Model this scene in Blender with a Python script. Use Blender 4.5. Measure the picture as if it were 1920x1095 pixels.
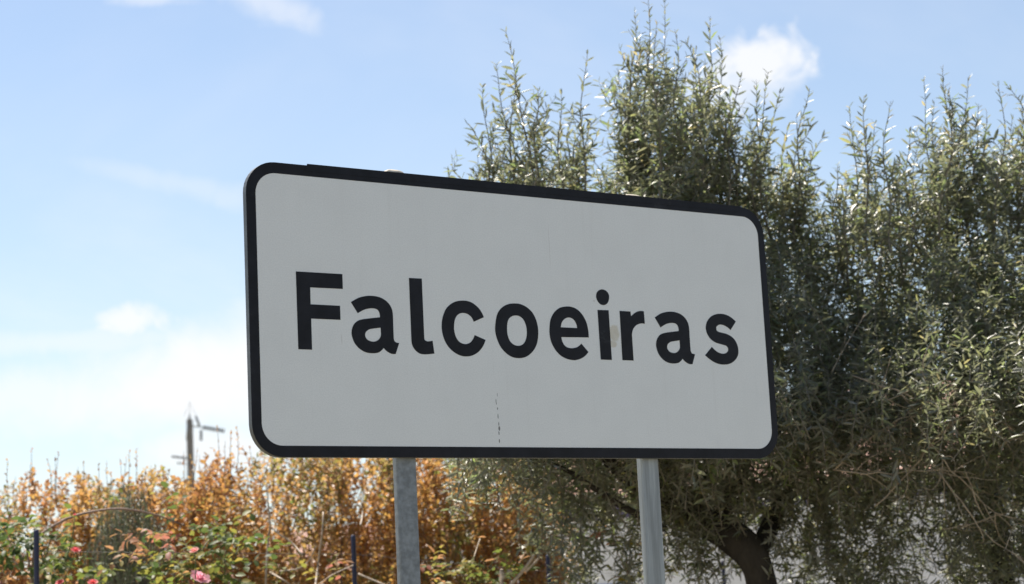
import bpy, bmesh, math
import numpy as np
from mathutils import Vector, Matrix
from mathutils.geometry import tessellate_polygon

for o in list(bpy.data.objects):
    bpy.data.objects.remove(o)
SC = bpy.context.scene
COL = SC.collection

# ------------------------------------------------------------------ camera
F_PX = 3555.0            # focal length in pixels of the 1920 px wide photograph
EYE = 1.6
MW = np.array([[0.9987781, -0.0494200, 0.0],
               [0.0081940, 0.1656009, 0.9861588],
               [-0.0487360, -0.9849538, 0.1658035]])   # camera axes (right, down, forward) in the world
cam = bpy.data.cameras.new('camera')
cam.sensor_width = 36.0
cam.lens = F_PX / 1920.0 * 36.0
cam.clip_start = 0.05
cam.clip_end = 5000.0
cam.dof.use_dof = True
cam.dof.focus_distance = 5.35
cam.dof.aperture_fstop = 5.3
camo = bpy.data.objects.new('camera', cam)
COL.objects.link(camo)
cx, cy, cz = MW[:, 0], -MW[:, 1], -MW[:, 2]
camo.matrix_world = Matrix(((cx[0], cy[0], cz[0], 0), (cx[1], cy[1], cz[1], 0), (cx[2], cy[2], cz[2], EYE), (0, 0, 0, 1)))
SC.camera = camo

def at(px, py, depth):
    """point of the place seen at pixel (px, py) of the photograph, `depth` metres in front of the camera"""
    r = MW @ np.array([px - 960.0, py - 547.5, F_PX]) / F_PX
    return r * depth + np.array([0, 0, EYE])

# ------------------------------------------------------------------ light
SUN_EL = math.radians(62.0)
SUN_AZ = math.radians(-38.0)      # measured from +Y towards +X: behind the sign, to the left
sun_dir = Vector((math.sin(SUN_AZ) * math.cos(SUN_EL), math.cos(SUN_AZ) * math.cos(SUN_EL), math.sin(SUN_EL)))
sl = bpy.data.lights.new('sun', 'SUN')
sl.energy = 5.0
sl.angle = math.radians(0.53)
sl.color = (1.0, 0.93, 0.82)
so = bpy.data.objects.new('sun', sl)
so.rotation_euler = sun_dir.to_track_quat('Z', 'Y').to_euler()
so.location = (-6, 10, 14)
COL.objects.link(so)

SC.view_settings.view_transform = 'Standard'
SC.view_settings.look = 'None'
SC.view_settings.exposure = 0.92
SC.view_settings.gamma = 1.0
SC.view_settings.use_curve_mapping = False
SC.render.engine = 'CYCLES'
SC.cycles.max_bounces = 8
SC.cycles.transmission_bounces = 6
SC.cycles.transparent_max_bounces = 4

class NT:
    """little helper for writing node trees"""
    def __init__(s, tree):
        s.t = tree
    def n(s, kind, **kw):
        nd = s.t.nodes.new(kind)
        for k, v in kw.items():
            if k.startswith('i_'):
                key = k[2:].replace('_', ' ')
                nd.inputs[key].default_value = v
            else:
                setattr(nd, k, v)
        return nd
    def l(s, a, b):
        s.t.links.new(a, b)
    def sock(s, v, inp):
        if hasattr(v, 'links') or hasattr(v, 'is_linked'):
            s.t.links.new(v, inp)
        else:
            inp.default_value = v
    def math(s, op, a, b=None, c=None, clamp=False):
        nd = s.t.nodes.new('ShaderNodeMath'); nd.operation = op; nd.use_clamp = clamp
        s.sock(a, nd.inputs[0])
        if b is not None: s.sock(b, nd.inputs[1])
        if c is not None: s.sock(c, nd.inputs[2])
        return nd.outputs[0]
    def dot(s, a, v):
        nd = s.t.nodes.new('ShaderNodeVectorMath'); nd.operation = 'DOT_PRODUCT'
        s.t.links.new(a, nd.inputs[0]); nd.inputs[1].default_value = tuple(v)
        return nd.outputs['Value']
    def step(s, x, lo, hi):
        nd = s.t.nodes.new('ShaderNodeMapRange'); nd.interpolation_type = 'SMOOTHSTEP'
        s.sock(x, nd.inputs['Value'])
        nd.inputs['From Min'].default_value = lo; nd.inputs['From Max'].default_value = hi
        return nd.outputs['Result']
    def noise(s, vec, scale, detail=4, rough=0.55, dist=0.0):
        nd = s.t.nodes.new('ShaderNodeTexNoise')
        nd.inputs['Scale'].default_value = scale; nd.inputs['Detail'].default_value = detail
        nd.inputs['Roughness'].default_value = rough; nd.inputs['Distortion'].default_value = dist
        if vec is not None: s.t.links.new(vec, nd.inputs['Vector'])
        return nd.outputs['Fac']
    def mix(s, f, a, b):
        nd = s.t.nodes.new('ShaderNodeMix'); nd.data_type = 'RGBA'
        s.sock(f, nd.inputs[0]); s.sock(a, nd.inputs[6]); s.sock(b, nd.inputs[7])
        return nd.outputs[2]

W = bpy.data.worlds.new('World')
SC.world = W
W.use_nodes = True
wt = NT(W.node_tree)
W.node_tree.nodes.clear()
sky = wt.n('ShaderNodeTexSky', sky_type='NISHITA', sun_disc=False, sun_elevation=SUN_EL, sun_rotation=SUN_AZ)
sky.air_density = 1.0
sky.dust_density = 0.5
sky.ozone_density = 1.9
SKY_STRENGTH = 0.079
tc = wt.n('ShaderNodeTexCoord')
dvec = tc.outputs['Generated']
sep = wt.n('ShaderNodeSeparateXYZ'); wt.l(dvec, sep.inputs[0])
# clouds lie on a high flat layer: direction divided by height gives their perspective
den = wt.math('ADD', wt.math('MAXIMUM', sep.outputs['Z'], 0.0), 0.10)
cmb = wt.n('ShaderNodeCombineXYZ')
wt.l(wt.math('DIVIDE', sep.outputs['X'], den), cmb.inputs[0])
wt.l(wt.math('DIVIDE', sep.outputs['Y'], den), cmb.inputs[1])
layer = cmb.outputs[0]
n_big = wt.noise(layer, 0.55, 6, 0.6, 0.6)
n_fine = wt.noise(dvec, 30.0, 6, 0.62, 0.4)
n_mid = wt.noise(dvec, 9.0, 5, 0.6, 0.8)
wisps = wt.math('MULTIPLY', wt.math('ADD', wt.step(n_big, 0.45, 0.80), 0.0), 0.36)
cover = wisps

def puff(px, py, wx, wy, tilt, gain, amp, soft, cover):
    """a single cloud in a given direction of the sky; wx, wy are its half sizes in pixels of the photograph"""
    c = at(px, py, 1.0) - np.array([0, 0, EYE]); c /= np.linalg.norm(c)
    r = np.cross(c, [0, 0, 1]); r /= np.linalg.norm(r)
    u = np.cross(r, c)
    ct, st = math.cos(math.radians(tilt)), math.sin(math.radians(tilt))
    r2, u2 = r * ct + u * st, u * ct - r * st
    dc = wt.math('MAXIMUM', wt.dot(dvec, c), 0.05)
    a = wt.math('DIVIDE', wt.dot(dvec, r2 * F_PX / wx), dc)
    b = wt.math('DIVIDE', wt.dot(dvec, u2 * F_PX / wy), dc)
    d = wt.math('SQRT', wt.math('ADD', wt.math('MULTIPLY', a, a), wt.math('MULTIPLY', b, b)))
    nz = wt.noise(dvec, min(160.0, 1.0 * F_PX / wx + 12.0), 7, 0.62, 0.5)
    d = wt.math('ADD', d, wt.math('MULTIPLY', wt.math('SUBTRACT', nz, 0.5), amp * 1.5))
    m = wt.math('SUBTRACT', 1.0, wt.step(d, 1.0 - soft, 1.0 + soft))
    front = wt.math('GREATER_THAN', wt.dot(dvec, c), 0.3)
    m = wt.math('MULTIPLY', wt.math('MULTIPLY', m, front), gain)
    return wt.math('MAXIMUM', cover, m)

for args in ((1424, 118, 80, 46, 6, 0.86, 2.1, 0.65),
             (1385, 165, 100, 45, 12, 0.6, 1.6, 0.7),
             (246, 604, 60, 27, 0, 0.82, 1.9, 0.75),
             (150, 640, 220, 22, 1, 0.45, 1.5, 0.8),
             (420, 690, 280, 80, 6, 0.9, 1.4, 0.8),
             (60, 745, 190, 45, 0, 0.6, 1.4, 0.8),
             (330, 740, 260, 60, 4, 0.9, 1.4, 0.8),
             (206, 799, 40, 12, 0, 0.5, 1.4, 0.9),
             (430, 840, 160, 40, 0, 0.75, 1.2, 0.8),
             (345, 345, 170, 18, -12, 0.26, 1.5, 1.0),
             (430, 372, 70, 20, -8, 0.26, 1.5, 1.0),
             (290, 0, 60, 9, 0, 0.4, 1.6, 0.9),
             (510, 6, 85, 26, -24, 0.45, 1.6, 0.9)):
    cover = puff(*args, cover)
cover = wt.math('MINIMUM', cover, 1.0)
# pale band of haze low over the horizon, all the way round
hz = wt.math('POWER', wt.math('SUBTRACT', 1.0, wt.math('MAXIMUM', sep.outputs['Z'], 0.0)), 3.2)
hz = wt.math('MULTIPLY', hz, 0.5)
CLOUD = 6.9
skyc = wt.mix(hz, sky.outputs[0], (6.2, 6.75, 6.95, 1))
skyc = wt.mix(cover, skyc, (CLOUD, CLOUD * 1.0, CLOUD * 1.01, 1))
bg = wt.n('ShaderNodeBackground')
bg.inputs['Strength'].default_value = SKY_STRENGTH
wt.l(skyc, bg.inputs['Color'])
wo = wt.n('ShaderNodeOutputWorld')
wt.l(bg.outputs[0], wo.inputs['Surface'])

# ------------------------------------------------------------------ materials
def new_mat(name):
    m = bpy.data.materials.new(name); m.use_nodes = True
    m.node_tree.nodes.clear()
    t = NT(m.node_tree)
    out = t.n('ShaderNodeOutputMaterial')
    return m, t, out

def surface(name, col, rough=0.6, metallic=0.0, var=0.15, scale=8.0, bump=0.0, bump_scale=60.0, spec=0.5, stretch=(1, 1, 1), col2=None, wear=None):
    m, t, out = new_mat(name)
    p = t.n('ShaderNodeBsdfPrincipled')
    p.inputs['Roughness'].default_value = rough
    p.inputs['Metallic'].default_value = metallic
    p.inputs['Specular IOR Level'].default_value = spec
    co = t.n('ShaderNodeTexCoord')
    mp = t.n('ShaderNodeMapping'); mp.inputs['Scale'].default_value = stretch
    t.l(co.outputs['Object'], mp.inputs[0])
    f = t.noise(mp.outputs[0], scale, 6, 0.65)
    lo = tuple(c * (1 - var) for c in col) + (1,)
    hi = (tuple(c * (1 + var) for c in col) if col2 is None else tuple(col2)) + (1,)
    c_ = t.mix(t.step(f, 0.3, 0.7), lo, hi)
    if wear is not None:
        w_ = t.math('MULTIPLY', t.step(t.noise(mp.outputs[0], wear[0], 7, 0.75), 0.60, 0.74), wear[1])
        c_ = t.mix(w_, c_, tuple(wear[2]) + (1,))
    t.l(c_, p.inputs['Base Color'])
    if bump:
        b = t.n('ShaderNodeBump'); b.inputs['Strength'].default_value = bump; b.inputs['Distance'].default_value = 0.01
        t.l(t.noise(mp.outputs[0], bump_scale, 6, 0.6), b.inputs['Height'])
        t.l(b.outputs[0], p.inputs['Normal'])
    t.l(p.outputs[0], out.inputs[0])
    return m

def leaf_mat(name, ramp, under=None, trans=0.4, rough=0.4, tgain=1.3, spec=0.5, ior=1.45, sat=1.0):
    """leaf: colour from a per-leaf number, paler underside, light shining through"""
    m, t, out = new_mat(name)
    at_ = t.n('ShaderNodeAttribute', attribute_name='tint')
    r = t.n('ShaderNodeValToRGB')
    els = r.color_ramp.elements
    while len(els) > 1: els.remove(els[-1])
    els[0].position = ramp[0][0]; els[0].color = ramp[0][1] + (1,)
    for pos, c in ramp[1:]:
        e = els.new(pos); e.color = c + (1,)
    t.l(at_.outputs['Fac'], r.inputs[0])
    col = r.outputs[0]
    face_col = col
    if under is not None:
        g = t.n('ShaderNodeNewGeometry')
        face_col = t.mix(g.outputs['Backfacing'], col, under + (1,))
    p = t.n('ShaderNodeBsdfPrincipled')
    p.inputs['Roughness'].default_value = rough
    p.inputs['IOR'].default_value = ior
    p.inputs['Specular IOR Level'].default_value = spec
    t.l(face_col, p.inputs['Base Color'])
    tr = t.n('ShaderNodeBsdfTranslucent')
    hs = t.n('ShaderNodeHueSaturation'); hs.inputs['Saturation'].default_value = sat; hs.inputs['Value'].default_value = tgain
    t.l(col, hs.inputs['Color']); t.l(hs.outputs[0], tr.inputs['Color'])
    mx = t.n('ShaderNodeMixShader'); mx.inputs[0].default_value = trans
    t.l(p.outputs[0], mx.inputs[1]); t.l(tr.outputs[0], mx.inputs[2])
    t.l(mx.outputs[0], out.inputs[0])
    return m

# ------------------------------------------------------------------ objects
def tag(o, label=None, cat=None, group=None, kind=None):
    if label: o['label'] = label
    if cat: o['category'] = cat
    if group: o['group'] = group
    if kind: o['kind'] = kind
    return o

def empty(name, loc, label, cat, rz=0.0, group=None):
    o = bpy.data.objects.new(name, None); COL.objects.link(o)
    o.empty_display_size = 0.2
    o.location = tuple(loc); o.rotation_euler = (0, 0, rz)
    return tag(o, label, cat, group)

def link_mesh(name, me, mat, parent=None, world=False):
    """link a mesh; world=True: its coordinates are world coordinates although it has a parent"""
    o = bpy.data.objects.new(name, me); COL.objects.link(o)
    if mat is not None and len(me.materials) == 0: me.materials.append(mat)
    if parent is not None:
        o.parent = parent
        if world:
            p = parent
            inv = Matrix.LocRotScale(p.location, p.rotation_euler, None).inverted()
            if p.parent is not None:
                inv = inv @ Matrix.LocRotScale(p.parent.location, p.parent.rotation_euler, None).inverted()
            o.matrix_parent_inverse = inv
    return o

def from_bm(name, bm, mat, parent=None, smooth=False, world=False):
    bmesh.ops.recalc_face_normals(bm, faces=bm.faces)
    me = bpy.data.meshes.new(name); bm.to_mesh(me); bm.free()
    if smooth:
        me.polygons.foreach_set('use_smooth', [True] * len(me.polygons))
    return link_mesh(name, me, mat, parent, world)

def add_box(bm, c, s, rz=0.0):
    m = Matrix.Translation(c) @ Matrix.Rotation(rz, 4, 'Z') @ Matrix.Diagonal((s[0], s[1], s[2], 1))
    return bmesh.ops.create_cube(bm, size=1.0, matrix=m)

def bevel(bm, w, seg=2):
    bmesh.ops.bevel(bm, geom=list(bm.edges), offset=w, segments=seg, affect='EDGES', profile=0.6)

def np_mesh(name, V, faces_flat, loop_starts, tint=None):
    me = bpy.data.meshes.new(name)
    me.vertices.add(len(V)); me.vertices.foreach_set('co', np.ascontiguousarray(V, dtype=np.float32).ravel())
    me.loops.add(len(faces_flat)); me.loops.foreach_set('vertex_index', np.ascontiguousarray(faces_flat, dtype=np.int32))
    me.polygons.add(len(loop_starts)); me.polygons.foreach_set('loop_start', np.ascontiguousarray(loop_starts, dtype=np.int32))
    me.update(calc_edges=True)
    if tint is not None:
        a = me.attributes.new('tint', 'FLOAT', 'FACE')
        a.data.foreach_set('value', np.ascontiguousarray(tint, dtype=np.float32))
    return me

def unit(v):
    v = np.asarray(v, float)
    return v / np.maximum(np.linalg.norm(v, axis=-1, keepdims=True), 1e-9)

def tubes_mesh(name, paths, k=5):
    """paths: list of (points n x 3, radii n): tapered round stems in one mesh, closed at the ends"""
    V, Fc, S = [], [], []
    base = 0; ls = 0
    ang = np.arange(k) * 2 * math.pi / k
    for P, R in paths:
        P = np.asarray(P, float); R = np.asarray(R, float); n = len(P)
        T = unit(np.gradient(P, axis=0))
        ref = np.array([0.31, 0.22, 0.92]) if abs(T[:, 2]).mean() < 0.8 else np.array([0.93, 0.3, 0.2])
        A = unit(np.cross(T, ref)); B = np.cross(T, A)
        ring = P[:, None, :] + R[:, None, None] * (A[:, None, :] * np.cos(ang)[None, :, None] + B[:, None, :] * np.sin(ang)[None, :, None])
        V.append(ring.reshape(-1, 3))
        i = np.arange(n - 1)[:, None] * k; j = np.arange(k)[None, :]; j2 = (j + 1) % k
        q = np.stack([i + j, i + j2, i + k + j2, i + k + j], -1).reshape(-1, 4) + base
        Fc.append(q.ravel()); S.append(ls + np.arange(len(q)) * 4); ls += len(q) * 4
        for cap, rev in ((np.arange(k), True), (np.arange(k) + (n - 1) * k, False)):
            c = (cap[::-1] if rev else cap) + base
            Fc.append(c); S.append(np.array([ls])); ls += k
        base += n * k
    me = np_mesh(name, np.concatenate(V), np.concatenate(Fc), np.concatenate(S))
    me.polygons.foreach_set('use_smooth', [True] * len(me.polygons))
    return me

def leaves_mesh(name, P, D, N, L, Wd, tint, fold=0.25, curl=0.18, shape='lance'):
    """many leaves in one mesh: base point, direction, upper-side normal, length, width"""
    P, D, N = np.asarray(P, float), unit(D), np.asarray(N, float)
    N = unit(N - (N * D).sum(-1, keepdims=True) * D)
    Sd = np.cross(D, N)
    L = np.asarray(L)[:, None]; Wd = np.asarray(Wd)[:, None]
    curl = np.asarray(curl).reshape(-1, 1) if np.ndim(curl) else curl
    if shape == 'lance': t1, w1, t2, w2 = 0.30, 0.46, 0.68, 0.42
    else: t1, w1, t2, w2 = 0.28, 0.44, 0.66, 0.44
    def pt(t, s, up): return P + D * L * t + Sd * Wd * s + N * (Wd * up - curl * L * t * t)
    vs = np.stack([pt(0, 0, 0), pt(t1, -w1, fold), pt(t1, 0, 0), pt(t1, w1, fold), pt(t2, -w2, fold), pt(t2, 0, 0), pt(t2, w2, fold), pt(1, 0, 0)], 1)
    n = len(P)
    tpl = np.array([0, 2, 1, 0, 3, 2, 1, 2, 5, 4, 2, 3, 6, 5, 4, 5, 7, 5, 6, 7])
    st = np.array([0, 3, 6, 10, 14, 17])
    Ff = (tpl[None] + 8 * np.arange(n)[:, None]).ravel()
    St = (st[None] + 20 * np.arange(n)[:, None]).ravel()
    return np_mesh(name, vs.reshape(-1, 3), Ff, St, np.repeat(np.asarray(tint), 6))

class Leaves:
    def __init__(s): s.a = [[], [], [], [], [], []]
    def add(s, P, D, N, L, Wd, T):
        for q, v in zip(s.a, (P, D, N, L, Wd, T)): q.append(np.asarray(v, float))
    def cat(s): return [np.concatenate(q) for q in s.a]
    def count(s): return sum(len(q) for q in s.a[3])

def curve_path(P0, P1, bend, n, rng, wob=0.0):
    """gently bent path from P0 to P1"""
    P0, P1 = np.asarray(P0, float), np.asarray(P1, float)
    t = np.linspace(0, 1, n)[:, None]
    ln = np.linalg.norm(P1 - P0)
    off = np.asarray(bend, float)[None] * (4 * t * (1 - t))
    w = 0
    if wob:
        ph = rng.uniform(0, 6.28, 3)
        w = wob * ln * np.sin(t * rng.uniform(5, 9) + ph[None]) * t * (1 - t) * 2
    return P0 + (P1 - P0) * t + off + w

def leaf_pairs(path, lv, rng, step, L, ratio, ang, t0=0.0, t1=1.0, opp=2, taper=0.35, tint=(0, 1), droop=0.0, miss=0.05, spread=13):
    """leaves along a stem, `opp` at every node, turned a quarter from node to node"""
    seg = np.linalg.norm(np.diff(path, axis=0), axis=1); cum = np.concatenate([[0], np.cumsum(seg)])
    tot = cum[-1]
    ss = np.arange(t0 * tot + rng.uniform(0, step), t1 * tot, step)
    if len(ss) == 0: return
    X = np.stack([np.interp(ss, cum, path[:, k]) for k in range(3)], -1)
    tang = unit(np.gradient(path, axis=0))
    T = unit(np.stack([np.interp(ss, cum, tang[:, k]) for k in range(3)], -1))
    ref = unit(rng.normal(size=3)); A = unit(np.cross(T, ref)); B = np.cross(T, A)
    m = len(ss)
    phi0 = rng.uniform(0, 6.28) + np.arange(m) * (math.pi / 2 if opp == 2 else 2.4)
    for k in range(opp):
        phi = phi0 + k * 2 * math.pi / opp + rng.normal(0, 0.35, m)
        rad = A * np.cos(phi)[:, None] + B * np.sin(phi)[:, None]
        f = ss / tot
        a = np.radians(rng.normal(ang, spread, m)) * (1.05 - 0.45 * f ** 4)
        D = T * np.cos(a)[:, None] + rad * np.sin(a)[:, None]
        D[:, 2] -= droop * rng.uniform(0.3, 1.0, m)
        D = unit(D)
        N = T + rng.normal(0, 0.5, (m, 3))
        ll = L * rng.uniform(0.7, 1.15, m) * (1 - taper * np.clip((f - 0.75) / 0.25, 0, 1))
        keep = rng.uniform(size=m) > miss
        lv.add(X[keep], D[keep], N[keep], ll[keep], (ll * ratio * rng.uniform(0.8, 1.2, m))[keep], rng.uniform(tint[0], tint[1], m)[keep])

# ------------------------------------------------------------------ ground
def ground():
    bm = bmesh.new()
    # one sheet out to the horizon, finer near the sign
    xs = [-900, -300, -100, -40, -20, -10, -5, 0, 5, 10, 20, 40, 100, 300, 900]
    ys = [-300, -100, -40, -15, -6, 0, 3, 6, 9, 12, 16, 22, 30, 45, 80, 150, 400, 1500]
    vs = [[bm.verts.new((x, y, 0.0)) for x in xs] for y in ys]
    for j in range(len(ys) - 1):
        for i in range(len(xs) - 1):
            bm.faces.new((vs[j][i], vs[j][i + 1], vs[j + 1][i + 1], vs[j + 1][i]))
    o = from_bm('ground', bm, surface('dry grass and soil', (0.26, 0.215, 0.125), 0.95, var=0.4, scale=3.0, bump=0.6, bump_scale=30, col2=(0.34, 0.285, 0.17)))
    tag(o, kind='structure')
    bm = bmesh.new()
    # country road passing in front of the sign, seen from its near side
    d = Vector((0.8348, 0.5506, 0)); nrm = Vector((0.5506, -0.8348, 0))
    c = Vector((0.2, 3.9, 0)) + nrm * 4.3
    for off, z in ((0, 0.006),):
        p = [c - d * 120 - nrm * 3.1, c + d * 120 - nrm * 3.1, c + d * 120 + nrm * 3.1, c - d * 120 + nrm * 3.1]
        bm.faces.new([bm.verts.new((q.x, q.y, z)) for q in p])
    o = from_bm('road', bm, surface('worn asphalt', (0.085, 0.083, 0.08), 0.9, var=0.25, scale=20, bump=0.4, bump_scale=200))
    tag(o, kind='structure')
    # added dark soil as an unseen sheet put in to dim bounced light under trees
    bm = bmesh.new()
    rng = np.random.default_rng(5)
    edge = [(-7, 8.2), (-4, 8.0), (-1.5, 8.1), (0.6, 7.6), (3, 7.2), (6, 7.4), (9, 8.0), (9.5, 12), (8.5, 15.5), (4, 15.2), (0, 14.6), (-4, 15.0), (-7.5, 14.5)]
    bm.faces.new([bm.verts.new((x + rng.normal(0, 0.1), y + rng.normal(0, 0.1), 0.004)) for x, y in edge])
    o = from_bm('added_dark_soil', bm, surface('added dark soil', (0.045, 0.036, 0.026), 0.95, var=0.4, scale=6, bump=0.8, bump_scale=40))
    tag(o, kind='structure')
ground()

# ------------------------------------------------------------------ the place-name sign
RZ = math.radians(33.40531)
Z0 = EYE + 0.46236                    # height of the lower edge of the white face
UC = 0.88                             # the thing's own origin lies under the middle of the face
hw = np.array([0.8347968, 0.5505581, 0.0])
base = np.array([-0.6776696, 4.9924408, 0.0]) + hw * UC
sign = empty('place_name_sign', base, 'large white place-name sign with rounded black border reading Falcoeiras, on two grey posts', 'road sign', RZ)

def rrect(x0, x1, z0, z1, r, n=10):
    pts = []
    for cx_, cz_, a0 in ((x1 - r, z0 + r, -90), (x1 - r, z1 - r, 0), (x0 + r, z1 - r, 90), (x0 + r, z0 + r, 180)):
        for i in range(n + 1):
            a = math.radians(a0 + 90 * i / n)
            pts.append((cx_ + r * math.cos(a), cz_ + r * math.sin(a)))
    return pts

def prism(bm, pts, y0, y1):
    """closed plate with the outline pts (x, z), from y0 (front) to y1 (back)"""
    a = [bm.verts.new((x, y0, z)) for x, z in pts]
    b = [bm.verts.new((x, y1, z)) for x, z in pts]
    n = len(pts)
    bm.faces.new(a); bm.faces.new(b[::-1])
    for i in range(n):
        bm.faces.new((a[i], b[i], b[(i + 1) % n], a[(i + 1) % n]))

def ring_plate(bm, po, pi, y0, y1):
    n = len(po)
    L = [[bm.verts.new((x, y, z)) for x, z in p] for p, y in ((po, y0), (pi, y0), (po, y1), (pi, y1))]
    for i in range(n):
        j = (i + 1) % n
        bm.faces.new((L[0][i], L[0][j], L[1][j], L[1][i]))
        bm.faces.new((L[2][i], L[3][i], L[3][j], L[2][j]))
        bm.faces.new((L[0][i], L[2][i], L[2][j], L[0][j]))
        bm.faces.new((L[1][i], L[1][j], L[3][j], L[3][i]))

def sh(pts):
    return [(x - UC, z + Z0) for x, z in pts]

def face_material():
    m, t, out = new_mat('white retroreflective sheeting')
    p = t.n('ShaderNodeBsdfPrincipled')
    p.inputs['Roughness'].default_value = 0.42
    p.inputs['Specular IOR Level'].default_value = 0.35
    co = t.n('ShaderNodeTexCoord'); ob = co.outputs['Object']
    se = t.n('ShaderNodeSeparateXYZ'); t.l(ob, se.inputs[0])
    X = t.math('ADD', se.outputs['X'], UC); Z = t.math('SUBTRACT', se.outputs['Z'], Z0)
    grain = t.noise(ob, 260, 3, 0.7)
    mott = t.noise(ob, 7, 5, 0.6)
    col = t.mix(t.step(grain, 0.25, 0.75), (0.69, 0.713, 0.71, 1), (0.79, 0.808, 0.80, 1))
    col = t.mix(t.math('MULTIPLY', t.step(mott, 0.35, 0.75), 0.2), col, (0.61, 0.625, 0.62, 1))
    # rain streaks: faint vertical dirt
    mp = t.n('ShaderNodeMapping'); mp.inputs['Scale'].default_value = (26, 1, 1.2); t.l(ob, mp.inputs[0])
    st = t.noise(mp.outputs[0], 1.6, 5, 0.6)
    col = t.mix(t.math('MULTIPLY', t.step(st, 0.52, 0.8), 0.10), col, (0.45, 0.44, 0.41, 1))
    def spot(x, z, rx, rz, amp, nscale):
        a = t.math('DIVIDE', t.math('SUBTRACT', X, x), rx); b = t.math('DIVIDE', t.math('SUBTRACT', Z, z), rz)
        d = t.math('SQRT', t.math('ADD', t.math('MULTIPLY', a, a), t.math('MULTIPLY', b, b)))
        d = t.math('ADD', d, t.math('MULTIPLY', t.math('SUBTRACT', t.noise(ob, nscale, 5, 0.7), 0.5), amp))
        return t.math('SUBTRACT', 1.0, t.step(d, 0.7, 1.15))
    # glue stain beside the letter i
    s1 = spot(1.1705, 0.3455, 0.021, 0.026, 1.0, 45)
    s2 = spot(1.166, 0.312, 0.014, 0.012, 0.9, 60)
    stain = t.math('MAXIMUM', s1, s2)
    col = t.mix(t.math('MULTIPLY', stain, t.math('MULTIPLY_ADD', t.noise(ob, 80, 4, 0.6), 0.6, 0.25)), col, (0.50, 0.44, 0.30, 1))
    # black specks in a line under the letter o, faint scratches
    for x, z, rx, rz in ((.7385, .132, .0012, .006), (.7392, .125, .0012, .004), (.7425, .110, .0016, .004), (.743, .088, .0015, .008),
                         (.7445, .066, .0016, .006), (.7452, .0535, .0032, .007), (.7435, .040, .0018, .006), (.7437, .0175, .0020, .006),
                         (.744, .150, .0008, .006)):
        s = spot(x, z, rx, rz, 0.9, 220)
        col = t.mix(t.math('MULTIPLY', s, 0.85), col, (0.05, 0.05, 0.05, 1))
    for x, z, rx, rz, g in ((.952, .60, .0008, .07, .30), (.7355, .24, .0007, .05, .12), (.2475, .292, .0012, .016, .35), (.98, .315, .0008, .02, .25), (1.104, .44, .004, .003, .3)):
        col = t.mix(t.math('MULTIPLY', spot(x, z, rx, rz, 0.5, 30), g), col, (0.30, 0.25, 0.22, 1))
    t.l(col, p.inputs['Base Color'])
    b = t.n('ShaderNodeBump'); b.inputs['Strength'].default_value = 0.08; b.inputs['Distance'].default_value = 0.002
    t.l(t.noise(ob, 5, 3, 0.5), b.inputs['Height']); t.l(b.outputs[0], p.inputs['Normal'])
    t.l(p.outputs[0], out.inputs[0])
    return m

M_FACE = face_material()
M_BLACK = surface('black sign film', (0.0085, 0.009, 0.013), 0.45, var=0.35, scale=14, bump=0.05, bump_scale=40, spec=0.2, wear=(9, 0.5, (0.05, 0.055, 0.06)))
M_TRAY = surface('grey painted aluminium', (0.085, 0.095, 0.105), 0.5, var=0.25, scale=18, spec=0.4)
outer = rrect(-0.0275, 1.7890, -0.0300, 0.7725, 0.088)
inner = rrect(0.0, 1.7643, 0.0, 0.7418, 0.060)
bm = bmesh.new(); prism(bm, sh(rrect(-0.0280, 1.7895, -0.0305, 0.7730, 0.0885)), 0.0012, 0.0200)
from_bm('panel', bm, M_TRAY, sign)
bm = bmesh.new(); prism(bm, sh(inner), 0.0, 0.0011)
from_bm('white_face', bm, M_FACE, sign)
bm = bmesh.new(); ring_plate(bm, sh(outer), sh(rrect(-0.0002, 1.7645, -0.0002, 0.742, 0.060)), -0.0006, 0.0011)
from_bm('border', bm, M_BLACK, sign)
# second strip of black film lapped over the top of the border, standing a few millimetres above it
bm = bmesh.new()
prism(bm, sh([(0.150, 0.756), (1.700, 0.756), (1.700, 0.7745), (1.66, 0.7748), (1.2, 0.7762), (0.60, 0.7772), (0.158, 0.7768)]), -0.0014, -0.0007)
from_bm('film_strip', bm, M_BLACK, sign)

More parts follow.
